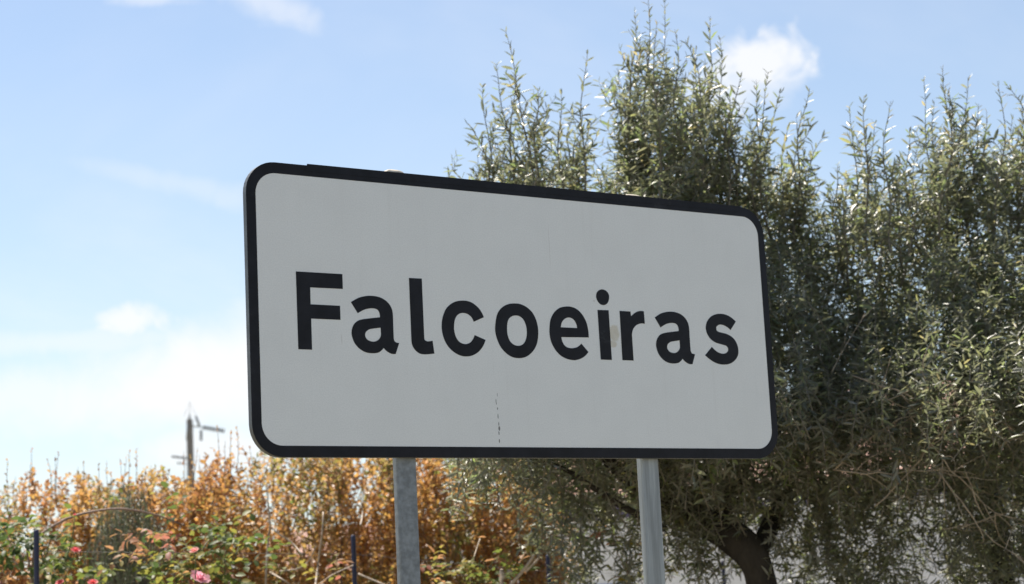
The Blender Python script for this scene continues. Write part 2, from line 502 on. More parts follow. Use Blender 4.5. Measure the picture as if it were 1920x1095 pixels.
LETTERS = [
 ('F', [
   [(.1138,.4735,1),(.2559,.4739,1),(.2558,.4325,1),(.1556,.4316,1),(.1552,.385,1),(.2453,.385,1),(.2453,.3459,1),(.1556,.3456,1),(.1555,.2604,1),(.1142,.2603,1)],
 ]),
 ('a', [
   [(.2796,.3968,1),(.3035,.4099),(.3251,.4158),(.3445,.4177),(.366,.4159),(.3852,.4091),(.3999,.3973),(.408,.3832),(.4106,.3679),(.4104,.3343),(.4105,.3026),(.4117,.2954),(.4169,.29),(.4271,.2883,1),(.4148,.2572,1),(.4014,.2574),(.3876,.2636),(.3772,.2728,1),(.3704,.2659),(.3594,.2592),(.34,.2567),(.3188,.2594),(.3,.2692),(.2858,.2848),(.2791,.3034),(.2791,.3186),(.2856,.334),(.2977,.3449),(.3139,.3504),(.3419,.3548),(.3692,.3585,1),(.3687,.368),(.3644,.3774),(.356,.3818),(.3431,.3826),(.328,.38),(.3149,.3752),(.2997,.3669,1)],
   [(.3699,.3294,1),(.3701,.3088),(.3654,.299),(.3565,.292),(.3446,.2893),(.3308,.2921),(.3229,.2984),(.3203,.3069),(.3232,.3155),(.332,.3222),(.3407,.3248)],
 ]),
 ('l', [
   [(.4671,.4748,1),(.5089,.4752,1),(.5089,.3048,1),(.5108,.2997),(.5174,.2967),(.5242,.2967),(.5357,.2987,1),(.5399,.2623,1),(.5197,.2598),(.5062,.2591),(.4929,.2608),(.4798,.2686),(.471,.28),(.4675,.2916),(.4671,.3056,1)],
 ]),
 ('c', [
   [(.7103,.3733,1),(.7045,.3856),(.6935,.3999),(.6749,.4128),(.6581,.4179),(.639,.4184),(.6177,.4147),(.5982,.4046),(.5827,.3893),(.5722,.367),(.568,.3451),(.569,.3234),(.5762,.3001),(.5898,.2807),(.608,.2668),(.6286,.2589),(.6476,.2577),(.6668,.2614),(.6866,.2721),(.7024,.2882),(.7127,.3074,1),(.6764,.3202,1),(.6715,.31),(.6625,.2996),(.6516,.2943),(.6431,.2931),(.6326,.2949),(.6223,.3003),(.6135,.3124),(.609,.3285),(.6087,.3431),(.6117,.3596),(.6187,.3727),(.6296,.3805),(.6425,.3829),(.6561,.3802),(.6664,.3738),(.6724,.3658),(.6754,.3586,1)],
 ]),
 ('o', [
   [(.8166,.4186),(.8364,.418),(.858,.4108),(.8771,.3967),(.8893,.3775),(.8957,.3543),(.8961,.3319),(.8905,.3055),(.8781,.2846),(.8606,.2691),(.8424,.2607),(.8225,.2583),(.803,.2604),(.7839,.2694),(.7653,.2863),(.7536,.308),(.7477,.3299),(.7478,.3483),(.7543,.3782),(.765,.3963),(.781,.4091),(.7989,.4162)],
   [(.8211,.3833),(.8342,.3813),(.8469,.3719),(.8547,.3545),(.8564,.336),(.8536,.3191),(.8462,.3049),(.8358,.2971),(.8225,.2944),(.8074,.2979),(.7959,.3077),(.7892,.3241),(.788,.3407),(.7902,.3593),(.7964,.3726),(.8078,.3805)],
 ]),
 ('e', [
   [(1.0766,.3283,1),(.9775,.3257,1),(.9792,.3158),(.9852,.3038),(.9949,.2966),(1.0061,.2941),(1.0175,.2942),(1.0314,.2973),(1.0409,.3025),(1.0482,.3088,1),(1.0725,.2845,1),(1.0619,.2742),(1.0475,.2653),(1.0312,.26),(1.0151,.2582),(.9926,.2617),(.9707,.2713),(.9526,.2886),(.9405,.3107),(.9363,.333),(.9371,.3519),(.9424,.3766),(.9562,.3979),(.9752,.412),(.9937,.4172),(1.012,.4185),(1.0301,.4155),(1.0478,.4058),(1.0628,.3893),(1.0719,.3706),(1.0762,.3498)],
   [(.9772,.355,1),(1.0363,.3549,1),(1.0347,.3653),(1.0286,.3764),(1.0188,.3836),(1.0064,.3853),(.9936,.381),(.9827,.3707)],
 ]),
 ('i', [
   [(1.1362,.4766),(1.1504,.4728),(1.1592,.4626),(1.1598,.4507),(1.1552,.4386),(1.1475,.4316),(1.1372,.4287),(1.1245,.4319),(1.1152,.4426),(1.1122,.4543),(1.1159,.4663),(1.1245,.4734)],
   [(1.1145,.413,1),(1.1554,.4139,1),(1.1569,.263,1),(1.1162,.2632,1)],
 ]),
 ('r', [
   [(1.1963,.4139,1),(1.2369,.4138,1),(1.2382,.399,1),(1.2506,.4084),(1.2659,.4156),(1.2808,.4172),(1.2878,.4161,1),(1.2888,.3782,1),(1.2734,.3785),(1.2568,.3728),(1.2442,.3616),(1.2382,.347),(1.2375,.3375,1),(1.2379,.2638,1),(1.1962,.2638,1)],
 ]),
 ('a', [
   [(1.3282,.3993,1),(1.3521,.4125),(1.3737,.4183),(1.3931,.4203),(1.4146,.4184),(1.4337,.4117),(1.4484,.3999),(1.4565,.3858),(1.4591,.3705),(1.4589,.3369),(1.4591,.3052),(1.4603,.298),(1.4655,.2926),(1.4756,.2909,1),(1.4634,.2598,1),(1.4499,.2599),(1.4361,.2662),(1.4257,.2753,1),(1.419,.2684),(1.4079,.2618),(1.3885,.2593),(1.3673,.262),(1.3486,.2718),(1.3344,.2873),(1.3277,.306),(1.3276,.3211),(1.3342,.3365),(1.3463,.3475),(1.3625,.3529),(1.3905,.3574),(1.4177,.361,1),(1.4173,.3706),(1.4129,.38),(1.4045,.3844),(1.3916,.3851),(1.3765,.3825),(1.3635,.3777),(1.3482,.3694,1)],
   [(1.4184,.332,1),(1.4187,.3113),(1.4139,.3016),(1.405,.2946),(1.3931,.2919),(1.3793,.2946),(1.3715,.301),(1.3688,.3094),(1.3717,.3181),(1.3806,.3247),(1.3892,.3274)],
 ]),
 ('s', [
   [(1.6478,.4002,1),(1.624,.3721,1),(1.6127,.3801),(1.5992,.386),(1.5854,.388),(1.575,.3856),(1.5682,.3803),(1.5667,.3742),(1.5696,.3674),(1.5795,.3637),(1.6046,.3597),(1.6244,.3524),(1.6387,.3409),(1.6476,.3252),(1.6501,.3072),(1.6458,.291),(1.633,.2766),(1.6142,.2661),(1.591,.262),(1.5658,.2636),(1.5413,.2722),(1.5151,.2888,1),(1.5443,.316,1),(1.558,.3051),(1.5713,.2986),(1.5863,.2961),(1.5992,.2985),(1.6074,.3048),(1.6093,.3118),(1.6061,.3187),(1.5988,.3225),(1.5788,.3264),(1.5589,.331),(1.5421,.3404),(1.5306,.3539),(1.5256,.3686),(1.5261,.3806),(1.5316,.3948),(1.5454,.4093),(1.5639,.4185),(1.587,.4222),(1.6098,.4202),(1.6296,.4126)],
 ]),
]


def smooth_outline(q, sub=5):
    """straight between corner points, Catmull-Rom through the others"""
    n = len(q); corner = [len(p) > 2 for p in q]; P = [np.array(p[:2]) for p in q]
    out = []
    for i in range(n):
        p1, p2 = P[i], P[(i + 1) % n]
        c1, c2 = corner[i], corner[(i + 1) % n]
        out.append(p1)
        if c1 and c2: continue
        p0 = P[i - 1] if not c1 else None
        p3 = P[(i + 2) % n] if not c2 else None
        m1 = (p2 - p0) / 2 if p0 is not None else None
        m2 = (p3 - p1) / 2 if p3 is not None else None
        if m1 is None: m1 = 1.5 * (p2 - p1) - 0.5 * m2
        if m2 is None: m2 = 1.5 * (p2 - p1) - 0.5 * m1
        d = np.linalg.norm(p2 - p1)
        for mm in (m1, m2):
            l_ = np.linalg.norm(mm)
            if l_ > 1.15 * d: mm *= 1.15 * d / l_
        for s in range(1, sub):
            t = s / sub
            out.append(p1 * (2 * t**3 - 3 * t**2 + 1) + m1 * (t**3 - 2 * t**2 + t) + p2 * (-2 * t**3 + 3 * t**2) + m2 * (t**3 - t**2))
    return out

for ch, contours in LETTERS:
    loops = [[(p[0] - UC, p[1] + Z0) for p in smooth_outline(q)] for q in contours]
    bm = bmesh.new()
    groups = [[l] for l in loops] if ch == 'i' else [loops]
    for grp in groups:
        flat = [p for l in grp for p in l]
        tris = tessellate_polygon([[Vector((x, z, 0)) for x, z in l] for l in grp])
        f_ = [bm.verts.new((x, -0.0007, z)) for x, z in flat]
        b_ = [bm.verts.new((x, -0.0001, z)) for x, z in flat]
        for a in tris:
            bm.faces.new([f_[i] for i in a])
        k = 0
        for l in grp:
            n = len(l)
            for i in range(n):
                bm.faces.new((f_[k + i], b_[k + i], b_[k + (i + 1) % n], f_[k + (i + 1) % n]))
            k += n
    from_bm('letter', bm, M_BLACK, sign)

M_GALV = [surface('galvanised steel %s' % k, c, 0.52, 0.35, var=v, scale=s, bump=0.12, bump_scale=120, stretch=st) for k, c, v, s, st in
          (('even', (0.205, 0.225, 0.24), 0.26, 45, (1, 1, 1)), ('streaked', (0.30, 0.325, 0.335), 0.28, 60, (1, 1, 0.04)))]
M_CAP = surface('weathered plastic cap', (0.55, 0.48, 0.38), 0.7, var=0.2, scale=40)
for k, (uc, w) in enumerate(((0.449, 0.0635), (1.2935, 0.0665))):
    top = Z0 + (0.7775, 0.7725)[k]
    prof = rrect(uc - UC - w / 2, uc - UC + w / 2, 0.0203, 0.0203 + 0.029, 0.008, 5)
    bm = bmesh.new()
    a = [bm.verts.new((x, y, 0.0)) for x, y in prof]; b = [bm.verts.new((x, y, top)) for x, y in prof]
    n = len(prof)
    bm.faces.new(a[::-1]); bm.faces.new(b)
    for i in range(n): bm.faces.new((a[i], a[(i + 1) % n], b[(i + 1) % n], b[i]))
    post = from_bm('post', bm, M_GALV[k], sign)
    bm = bmesh.new()
    rings = []
    c0 = np.array([uc - UC, 0.0203 + 0.0145])
    for f, h in ((1.03, 0.0), (1.03, 0.003), (0.97, 0.0065), (0.85, 0.010), (0.66, 0.0128), (0.42, 0.0145), (0.18, 0.0152)):
        rings.append([bm.verts.new((c0[0] + (x - c0[0]) * f, c0[1] + (y - c0[1]) * f, top + 0.0004 + h)) for x, y in prof])
    bm.faces.new(rings[0][::-1]); bm.faces.new(rings[-1])
    for r0, r1 in zip(rings, rings[1:]):
        for i in range(n): bm.faces.new((r0[i], r0[(i + 1) % n], r1[(i + 1) % n], r1[i]))
    from_bm('cap', bm, M_CAP, post, smooth=True)
# ------------------------------------------------------------------ houses and the utility pole, far behind
M_WHITE = surface('whitewashed wall', (0.70, 0.69, 0.69), 0.9, var=0.08, scale=3, bump=0.15, bump_scale=40, col2=(0.78, 0.77, 0.77), wear=(1.7, 0.5, (0.45, 0.43, 0.40)))
M_BLUE = surface('violet blue wall paint', (0.10, 0.09, 0.17), 0.85, var=0.2, scale=6)
M_TILE = surface('pale terracotta tile', (0.50, 0.29, 0.22), 0.85, var=0.3, scale=4, bump=0.2, bump_scale=30, col2=(0.60, 0.38, 0.30))
M_DARK = surface('dark window glass', (0.03, 0.03, 0.035), 0.15, var=0.2, scale=3)

def roof_slope(name, a, b, c, d, parent, pitch=0.22):
    """slope of barrel tiles: a-b eave, d-c ridge; rounded rows run from eave to ridge"""
    a, b, c, d = (np.array(v, float) for v in (a, b, c, d))
    nrm = unit(np.cross(b - a, d - a))
    if nrm[2] < 0: nrm = -nrm
    rows = max(6, int(np.linalg.norm(b - a) / pitch)); per = 6; nv = 9
    u = np.linspace(0, 1, rows * per + 1)
    bm = bmesh.new(); grid = []
    for j in range(nv):
        v = j / (nv - 1)
        line = []
        for i, uu in enumerate(u):
            p = (a + (b - a) * uu) * (1 - v) + (d + (c - d) * uu) * v
            h = 0.055 * abs(math.sin(math.pi * i / per)) + 0.012 * ((j * 3) % 2)
            line.append(bm.verts.new(p + nrm * h))
        grid.append(line)
    for j in range(nv - 1):
        for i in range(len(u) - 1):
            bm.faces.new((grid[j][i], grid[j][i + 1], grid[j + 1][i + 1], grid[j + 1][i]))
    return from_bm(name, bm, M_TILE, parent, world=True)

def wall_box(name, p0, p1, depth, z0, z1, mat, parent, out=0.0):
    """wall standing on the line p0-p1 (x, y), going back by depth"""
    p0, p1 = np.array(p0, float), np.array(p1, float)
    d = unit(p1 - p0); n = np.array([-d[1], d[0]])
    q = [p0 - n * out, p1 - n * out, p1 + n * depth, p0 + n * depth]
    bm = bmesh.new()
    lo = [bm.verts.new((x, y, z0)) for x, y in q]; hi = [bm.verts.new((x, y, z1)) for x, y in q]
    bm.faces.new(lo[::-1]); bm.faces.new(hi)
    for i in range(4): bm.faces.new((lo[i], lo[(i + 1) % 4], hi[(i + 1) % 4], hi[i]))
    return from_bm(name, bm, mat, parent, world=True)

def house(label, A, B, depth, eave, rise, band, windows, overhang=0.25):
    A, B = np.array(A, float), np.array(B, float)
    d = unit(B - A); n = np.array([-d[1], d[0]])
    h = empty('house', (*((A + B) / 2), 0.0), label, 'house')
    wall_box('wall', A, B, depth, 0.0, eave, M_WHITE, h)
    if band:
        wall_box('painted_band', A + d * 0.02, B - d * 0.02, 0.0, eave - band, eave - 0.06, M_BLUE, h, 0.025)
    A2, B2 = A - d * 0.3 - n * overhang, B + d * 0.3 - n * overhang
    A3, B3 = A - d * 0.3 + n * (depth + overhang), B + d * 0.3 + n * (depth + overhang)
    R1, R2 = (A2 + A3) / 2, (B2 + B3) / 2
    e = eave + 0.02; r = eave + rise
    roof_slope('roof', (*A2, e), (*B2, e), (*R2, r), (*R1, r), h)
    roof_slope('roof', (*B3, e), (*A3, e), (*R1, r), (*R2, r), h)
    bm = bmesh.new()          # gable ends
    for P, Q, R in ((A, A + n * depth, (A + A + n * depth) / 2), (B, B + n * depth, (B + B + n * depth) / 2)):
        for s in (0.0,):
            bm.faces.new([bm.verts.new((*P, eave)), bm.verts.new((*Q, eave)), bm.verts.new((*R, r - 0.08))])
    from_bm('gable', bm, M_WHITE, h, world=True)
    for t, w, z0, z1 in windows:
        C0 = A + (B - A) * t
        fr = wall_box('window', C0 - d * w / 2, C0 + d * w / 2, 0.0, z0, z1, M_BLUE, h, 0.03)
        wall_box('pane', C0 - d * (w / 2 - 0.12), C0 + d * (w / 2 - 0.12), -0.031, z0 + 0.12, z1 - 0.12, M_DARK, fr, 0.036)
    return h

pA, pB = at(985, 1085, 25.5), at(1960, 1050, 22.0)
house('white house with a violet blue band under its terracotta roof, behind the olive trees', pA[:2], pB[:2], 7.0, 2.96, 1.5, 0.23,
      [(0.17, 0.85, 0.4, 1.88), (0.62, 0.9, 0.5, 1.7)])
pC, pD = at(430, 1108, 50.0), at(735, 1100, 47.0)
house('small white house with a pale pink tiled roof, seen through the copper hedge', pC[:2], pD[:2], 6.0, 2.75, 1.35, 0.0,
      [(0.3, 0.9, 0.9, 2.0), (0.7, 0.9, 0.9, 2.0)])

# low white boundary wall in front of the near house
g0, g1 = at(1180, 1080, 18.5), at(2050, 1050, 17.0)
gw = empty('garden_wall', (*((g0 + g1) / 2)[:2], 0), 'low white garden wall with a thin coping behind the trunk of the nearer olive tree', 'wall')
wall_box('masonry', g0[:2], g1[:2], 0.16, 0.0, 1.50, M_WHITE, gw)
wall_box('coping', g0[:2], g1[:2], 0.19, 1.503, 1.545, surface('pale stone coping', (0.55, 0.54, 0.53), 0.9, var=0.15, scale=5), gw, 0.03)

def utility_pole():
    D = 70.0
    k = D / F_PX
    top = at(355.5, 786, D)
    fx, fy = top[0], top[1]
    h = empty('utility_pole', (fx, fy, 0), 'grey concrete utility pole with ribbed insulators rising behind the copper hedge', 'utility pole')
    M_CONC = surface('weathered concrete', (0.20, 0.19, 0.18), 0.9, var=0.2, scale=2)
    M_STEEL = surface('dull galvanised steel', (0.22, 0.23, 0.24), 0.5, 0.5, var=0.2, scale=5)
    M_INS = surface('dark glass insulator', (0.035, 0.04, 0.045), 0.25, var=0.2, scale=5)
    z = top[2]
    bm = bmesh.new()
    w0, w1 = 0.17, 0.10
    lo = [bm.verts.new((fx + x * w0, fy + y * w0, 0)) for x, y in ((-1, -1), (1, -1), (1, 1), (-1, 1))]
    hi = [bm.verts.new((fx + x * w1, fy + y * w1, z)) for x, y in ((-1, -1), (1, -1), (1, 1), (-1, 1))]
    bm.faces.new(lo[::-1]); bm.faces.new(hi)
    for i in range(4): bm.faces.new((lo[i], lo[(i + 1) % 4], hi[(i + 1) % 4], hi[i]))
    bevel(bm, 0.02, 1)
    from_bm('shaft', bm, M_CONC, h, world=True)
    P = lambda px, py, dd=0: at(px, py, D + dd)
    def insulator(p, q, n, r):
        p, q = np.array(p), np.array(q)
        paths = [(np.stack([p, q]), [0.014, 0.014])]
        ax = unit(q - p)
        for i in range(n):
            c = p + (q - p) * (i + 0.6) / n
            paths.append((np.stack([c - ax * 0.035, c - ax * 0.01, c + ax * 0.035]), [0.02, r * 1.1, r * 0.8]))
        link_mesh('insulator', tubes_mesh('insulator', paths, 10), M_INS, h, True)
    insulator(P(379, 801), P(421, 808), 8, 0.09)
    insulator(P(377, 806), P(377, 826), 5, 0.055)
    insulator(P(350, 859), P(322, 856), 6, 0.05)
    insulator(P(349, 870), P(332, 868), 3, 0.04)
    br = [(np.stack([P(358, 798.5), P(369, 799.5), P(380, 801.5)]), [0.035, 0.03, 0.02]),
          (np.stack([P(367, 780), P(374, 799)]), [0.045, 0.045]),
          (np.stack([P(355, 787), P(355.5, 777)]), [0.045, 0.03]),
          (np.stack([P(352, 795, -0.2), P(350, 826, -0.2)]), [0.035, 0.03]),
          (np.stack([P(355.5, 777), P(355.8, 752)]), [0.008, 0.006]),
          (np.stack([P(345, 780), P(356, 752), P(368, 781)]), [0.007, 0.007, 0.007]),
          (np.stack([P(362, 862), P(345, 859)]), [0.03, 0.03])]
    for nm, b_ in zip(('bracket', 'strut', 'pin', 'clamp', 'lightning_rod', 'stay_wire', 'bracket'), br):
        link_mesh(nm, tubes_mesh(nm, [b_], 6), M_STEEL, h, True)
utility_pole()

# ------------------------------------------------------------------ wire fence along the garden
M_NAVY = surface('dark blue fence paint', (0.018, 0.022, 0.06), 0.5, var=0.2, scale=10)
tops = [at(*v) for v in ((68, 993, 8.7), (662, 1003, 9.9), (1027, 1040, 11.2), (1355, 1051, 12.6))]
fence = empty('wire_fence', (*tops[0][:2], 0), 'thin dark blue posts of a wire fence before the copper hedge and olive trees', 'fence')
for p in tops:
    q = np.array([p[0], p[1], 0.0])
    link_mesh('post', tubes_mesh('post', [(np.stack([q, p - [0, 0, 0.012], p]), [0.0125, 0.0125, 0.010])], 10), M_NAVY, fence, True)
for f in (0.10, 0.42):
    pts = np.stack([p - np.array([0, 0, f]) for p in tops])
    link_mesh('wire', tubes_mesh('wire', [(pts, [0.0009] * 4)], 4), surface('galvanised wire', (0.16, 0.16, 0.16), 0.6, 0.4), fence, True)
# ------------------------------------------------------------------ olive trees
M_OLIVE = leaf_mat('olive leaf', ((0.0, (0.052, 0.062, 0.034)), (0.4, (0.102, 0.110, 0.058)), (0.75, (0.158, 0.158, 0.09)), (0.9, (0.13, 0.175, 0.055)), (1.0, (0.24, 0.20, 0.09))),
                   under=(0.155, 0.16, 0.138), trans=0.44, rough=0.42, tgain=2.7, spec=1.0, ior=1.62, sat=1.0)
M_BARK = surface('grey brown olive bark', (0.032, 0.027, 0.022), 0.95, var=0.45, scale=14, bump=0.9, bump_scale=45, stretch=(1, 1, 0.35))
M_TWIG = surface('olive shoot bark', (0.17, 0.155, 0.125), 0.8, var=0.25, scale=30)
M_DRY = surface('dry pale twig', (0.34, 0.27, 0.19), 0.8, var=0.3, scale=30)

UNIT_LEAVES = {}
def unit_leaf(kind, mat, tint, ratio, fold, curl, shape):
    key = (kind, round(tint, 2), round(curl, 2))
    if key not in UNIT_LEAVES:
        me = leaves_mesh(kind, [(0, 0, 0)], [(0, 1, 0)], [(0, 0, 1)], [1.0], [ratio], [tint], fold, curl, shape)
        me.materials.append(mat)
        UNIT_LEAVES[key] = me
    return UNIT_LEAVES[key]

def leaf_objects(lv, mat, parent, kind, ratio, rng, limit=300, fold=0.25, shape='lance', curls=(0.05, 0.15, 0.28)):
    """the leaves one can pick out, each an object of its own; returns what is beyond the limit"""
    P, D, N, L, Wd, T = lv.cat()
    n = min(limit, len(L))
    pinv = Matrix.LocRotScale(parent.location, parent.rotation_euler, None).inverted()
    for i in range(n):
        d = unit(D[i]); nn = N[i] - d * (N[i] @ d); nn = unit(nn); s = np.cross(d, nn)
        me = unit_leaf(kind, mat, round(T[i] * 8) / 8, ratio, fold, curls[int(rng.integers(len(curls)))], shape)
        o = bpy.data.objects.new('leaf', me); COL.objects.link(o)
        l = L[i]
        m = Matrix(((s[0] * l, d[0] * l, nn[0] * l, P[i][0]), (s[1] * l, d[1] * l, nn[1] * l, P[i][1]), (s[2] * l, d[2] * l, nn[2] * l, P[i][2]), (0, 0, 0, 1)))
        o.parent = parent
        o.matrix_parent_inverse = pinv
        o.matrix_basis = m
    rest = Leaves()
    if len(L) > n: rest.add(P[n:], D[n:], N[n:], L[n:], Wd[n:], T[n:])
    return rest

ENV = np.array([(820, 400), (850, 345), (872, 320), (900, 290), (930, 250), (970, 270), (1000, 300), (1040, 260), (1075, 300), (1100, 270), (1130, 310), (1160, 250), (1190, 150), (1225, 110), (1270, 125),
                (1320, 190), (1355, 280), (1400, 270), (1450, 265), (1500, 310), (1540, 390), (1575, 400), (1600, 350), (1640, 350), (1680, 370), (1715, 350),
                (1760, 280), (1800, 300), (1840, 270), (1880, 250), (1920, 250), (1980, 240), (2080, 260), (2140, 330)], float)
def env(x): return np.interp(x, ENV[:, 0], ENV[:, 1])

def density(x, y):
    e = env(x)
    if y < e: return 0.0
    d = 0.22 + 0.78 * min(1.0, (y - e) / 230.0)
    if y > 700: d *= max(0.6, 1.0 - (y - 700) / 480.0)
    if y > 845:                                     # hanging curtain under the crown, with the wall behind it
        if x < 1215: d = (1.0 if x > 1062 else 0.45) if y < 940 else 0.24
        elif x < 1480:
            d = 1.0 if y < 985 else (0.5 if y < 1010 else 0.05)
            if x < 1290 and y > 985: d = 0.16
        elif x < 1500: d = 0.3
        elif x < 1640: d = 0.6 if y < 1000 else 0.75
        elif x < 1790: d = 0.36
        else: d = 0.6
    if y > 860 and x < 1000: d *= min(1.0, max(0.0, (x - 990) / 70.0))
    return d

def olive_tree(label, base, trunk_paths, leaders, xr, n_shoots, seed, hang):
    rng = np.random.default_rng(seed)
    t = empty('olive_tree', (base[0], base[1], 0), label, 'tree', group='olive trees behind the sign')
    trunk, limbs = trunk_paths
    me = tubes_mesh('trunk', [trunk], 14); link_mesh('trunk', me, M_BARK, t, True)
    for lp in limbs: link_mesh('limb', tubes_mesh('limb', [lp], 9), M_BARK, t, True)
    crown, solo, stems = Leaves(), Leaves(), []
    LEN = 0.070
    # upright leaders that end in the points seen against the sky
    for tx, ty, bx, by, dep, full in leaders:
        P1 = at(tx, ty, dep); P0 = at(bx, by, dep + rng.uniform(-0.1, 0.25))
        path = curve_path(P0, P1, rng.normal(0, 0.045, 3), 14, rng, 0.05)
        ln = np.linalg.norm(P1 - P0)
        stems.append((path, np.linspace(0.0065, 0.0012, 14)))
        tip = max(0.35, 1 - 0.42 / ln)
        leaf_pairs(path, solo, rng, 0.029, LEN * rng.uniform(0.9, 1.1), 0.20, 56, tip, 1.0, 2, 0.5, droop=0.1, miss=0.08, spread=18)
        leaf_pairs(path, crown, rng, 0.034, LEN, 0.2, 66, 0.1, tip, 2, 0.0, droop=0.2, spread=20)
        dirv = unit(P1 - P0)
        s = 0.08 * ln
        while s < ln - 0.22:
            f = s / ln
            p = path[int(f * 13)]
            a = rng.uniform(0, 6.28); side = np.array([math.cos(a), math.sin(a) * 0.8, 0.0])
            room = (ln - s)
            L = min(room * rng.uniform(0.4, 0.65), rng.uniform(0.08, 0.42)) * full
            end = p + (side * rng.uniform(0.4, 0.8) + np.array([0, 0, 0.85])) * L
            if L > 0.06:
                q = curve_path(p, end, side * rng.uniform(-0.02, 0.07) * (L / 0.2) + np.array([0, 0, rng.normal(0, 0.02)]), 7, rng, 0.06)
                stems.append((q, np.linspace(0.0028, 0.0009, 7)))
                leaf_pairs(q, crown if f < 0.6 else solo, rng, 0.027, LEN * rng.uniform(0.75, 1.1), 0.20, 58, 0.12, 1.0, 2, 0.45, droop=0.15, miss=0.1, spread=20)
            s += rng.uniform(0.02, 0.06)
    # the body of the crown
    n = 0; tries = 0
    while n < n_shoots and tries < n_shoots * 30:
        tries += 1
        x = rng.uniform(*xr); y = rng.uniform(150, 1120)
        if rng.uniform() > density(x, y): continue
        # clumps: keep gaps between them
        cl = math.sin(x * 0.043 + 1.3 * math.sin(y * 0.021 + seed)) * math.sin(y * 0.035 + 1.7 * math.sin(x * 0.017))
        if cl < -0.45 and rng.uniform() < 0.65: continue
        # the crown bulges towards the road: its front comes forward below the top and falls back under the overhang
        h = max(0.0, (y - env(x)))
        front = 0.15 + 1.35 * min(1.0, h / 420.0)
        if y > 740: front -= 1.0 * min(1.0, (y - 740) / 160.0)
        back = 0.2 + 0.7 * min(1.0, h / 300.0)
        dep = 9.35 - front + (front + back) * rng.uniform() ** 1.35
        tipp = at(x, y, dep)
        L = rng.uniform(0.16, 0.38)
        lean = np.array([rng.normal(0, 0.35), rng.normal(-0.12, 0.35), 1.0])
        if y > 760:
            k = min(1.0, (y - 760) / 160.0)
            if rng.uniform() < hang * k: lean = np.array([rng.normal(0, 0.35), rng.normal(-0.15, 0.4), rng.uniform(-1.2, -0.2)])
        st = tipp - unit(lean) * L
        q = curve_path(st, tipp, rng.normal(0, 0.025, 3), 6, rng, 0.03)
        stems.append((q, np.linspace(0.0026, 0.0008, 6)))
        leaf_pairs(q, crown, rng, 0.022, LEN * rng.uniform(0.68, 1.0), 0.21, 76, 0.05, 1.0, 2, 0.4, droop=0.35, spread=22)
        n += 1
    # keep the highest free leaves as objects of their own
    P, D, N, L, Wd, T = solo.cat()
    order = np.argsort(-P[:, 2] / P[:, 1])
    s2 = Leaves(); s2.add(P[order], D[order], N[order], L[order], Wd[order], T[order])
    rest = leaf_objects(s2, M_OLIVE, t, 'olive_leaf', 0.2, rng, 300)
    if rest.count(): crown.add(*rest.cat())
    c = link_mesh('crown', leaves_mesh('crown', *crown.cat(), fold=0.22, curl=0.16), M_OLIVE, t, True); c['kind'] = 'stuff'
    s_ = link_mesh('shoots', tubes_mesh('shoots', stems, 4), M_TWIG, t, True); s_['kind'] = 'stuff'
    return t, rng

def px_path(pts):
    return np.stack([at(*p) for p in pts])

def spline(P, n):
    """smooth path through the given points"""
    P = np.asarray(P, float); m = len(P)
    out = []
    for tt in np.linspace(0, m - 1, n):
        i = min(int(tt), m - 2); t = tt - i
        p1, p2 = P[i], P[i + 1]; p0 = P[max(i - 1, 0)]; p3 = P[min(i + 2, m - 1)]
        out.append(0.5 * (2 * p1 + (p2 - p0) * t + (2 * p0 - 5 * p1 + 4 * p2 - p3) * t * t + (3 * p1 - p0 - 3 * p2 + p3) * t ** 3))
    return np.array(out)

def limb(pts, r0, r1, n=14):
    return (spline(px_path(pts), n), np.linspace(r0, r1, n))

b1 = at(1442, 1150, 9.0)
trunk1 = spline(np.stack([[b1[0] + 0.10, b1[1], -0.05], [b1[0] + 0.07, b1[1], 0.6], at(1440, 1200, 9.0), at(1428, 1095, 9.0), at(1408, 1040, 9.0), at(1366, 1002, 9.05), at(1318, 975, 9.1)]), 26)
r1 = np.interp(np.linspace(0, 1, 26), [0, 0.1, 0.55, 0.75, 1], [0.15, 0.10, 0.072, 0.085, 0.075])
limbs1 = [limb([(1322, 978, 9.1), (1270, 930, 9.2), (1235, 850, 9.3), (1215, 700, 9.3), (1230, 500, 9.2)], 0.075, 0.02),
          limb([(1335, 985, 9.1), (1370, 930, 9.2), (1400, 840, 9.4), (1420, 700, 9.4), (1430, 520, 9.3)], 0.06, 0.015),
          limb([(1300, 960, 9.1), (1225, 925, 9.0), (1130, 850, 8.9), (1070, 700, 9.0), (1040, 480, 9.1)], 0.05, 0.012),
          limb([(1415, 1050, 9.0), (1445, 985, 9.2), (1475, 900, 9.5), (1500, 760, 9.6), (1480, 560, 9.5)], 0.055, 0.014),
          limb([(1245, 990, 9.0), (1150, 940, 8.8), (1060, 880, 8.8), (985, 860, 8.8)], 0.02, 0.006)]
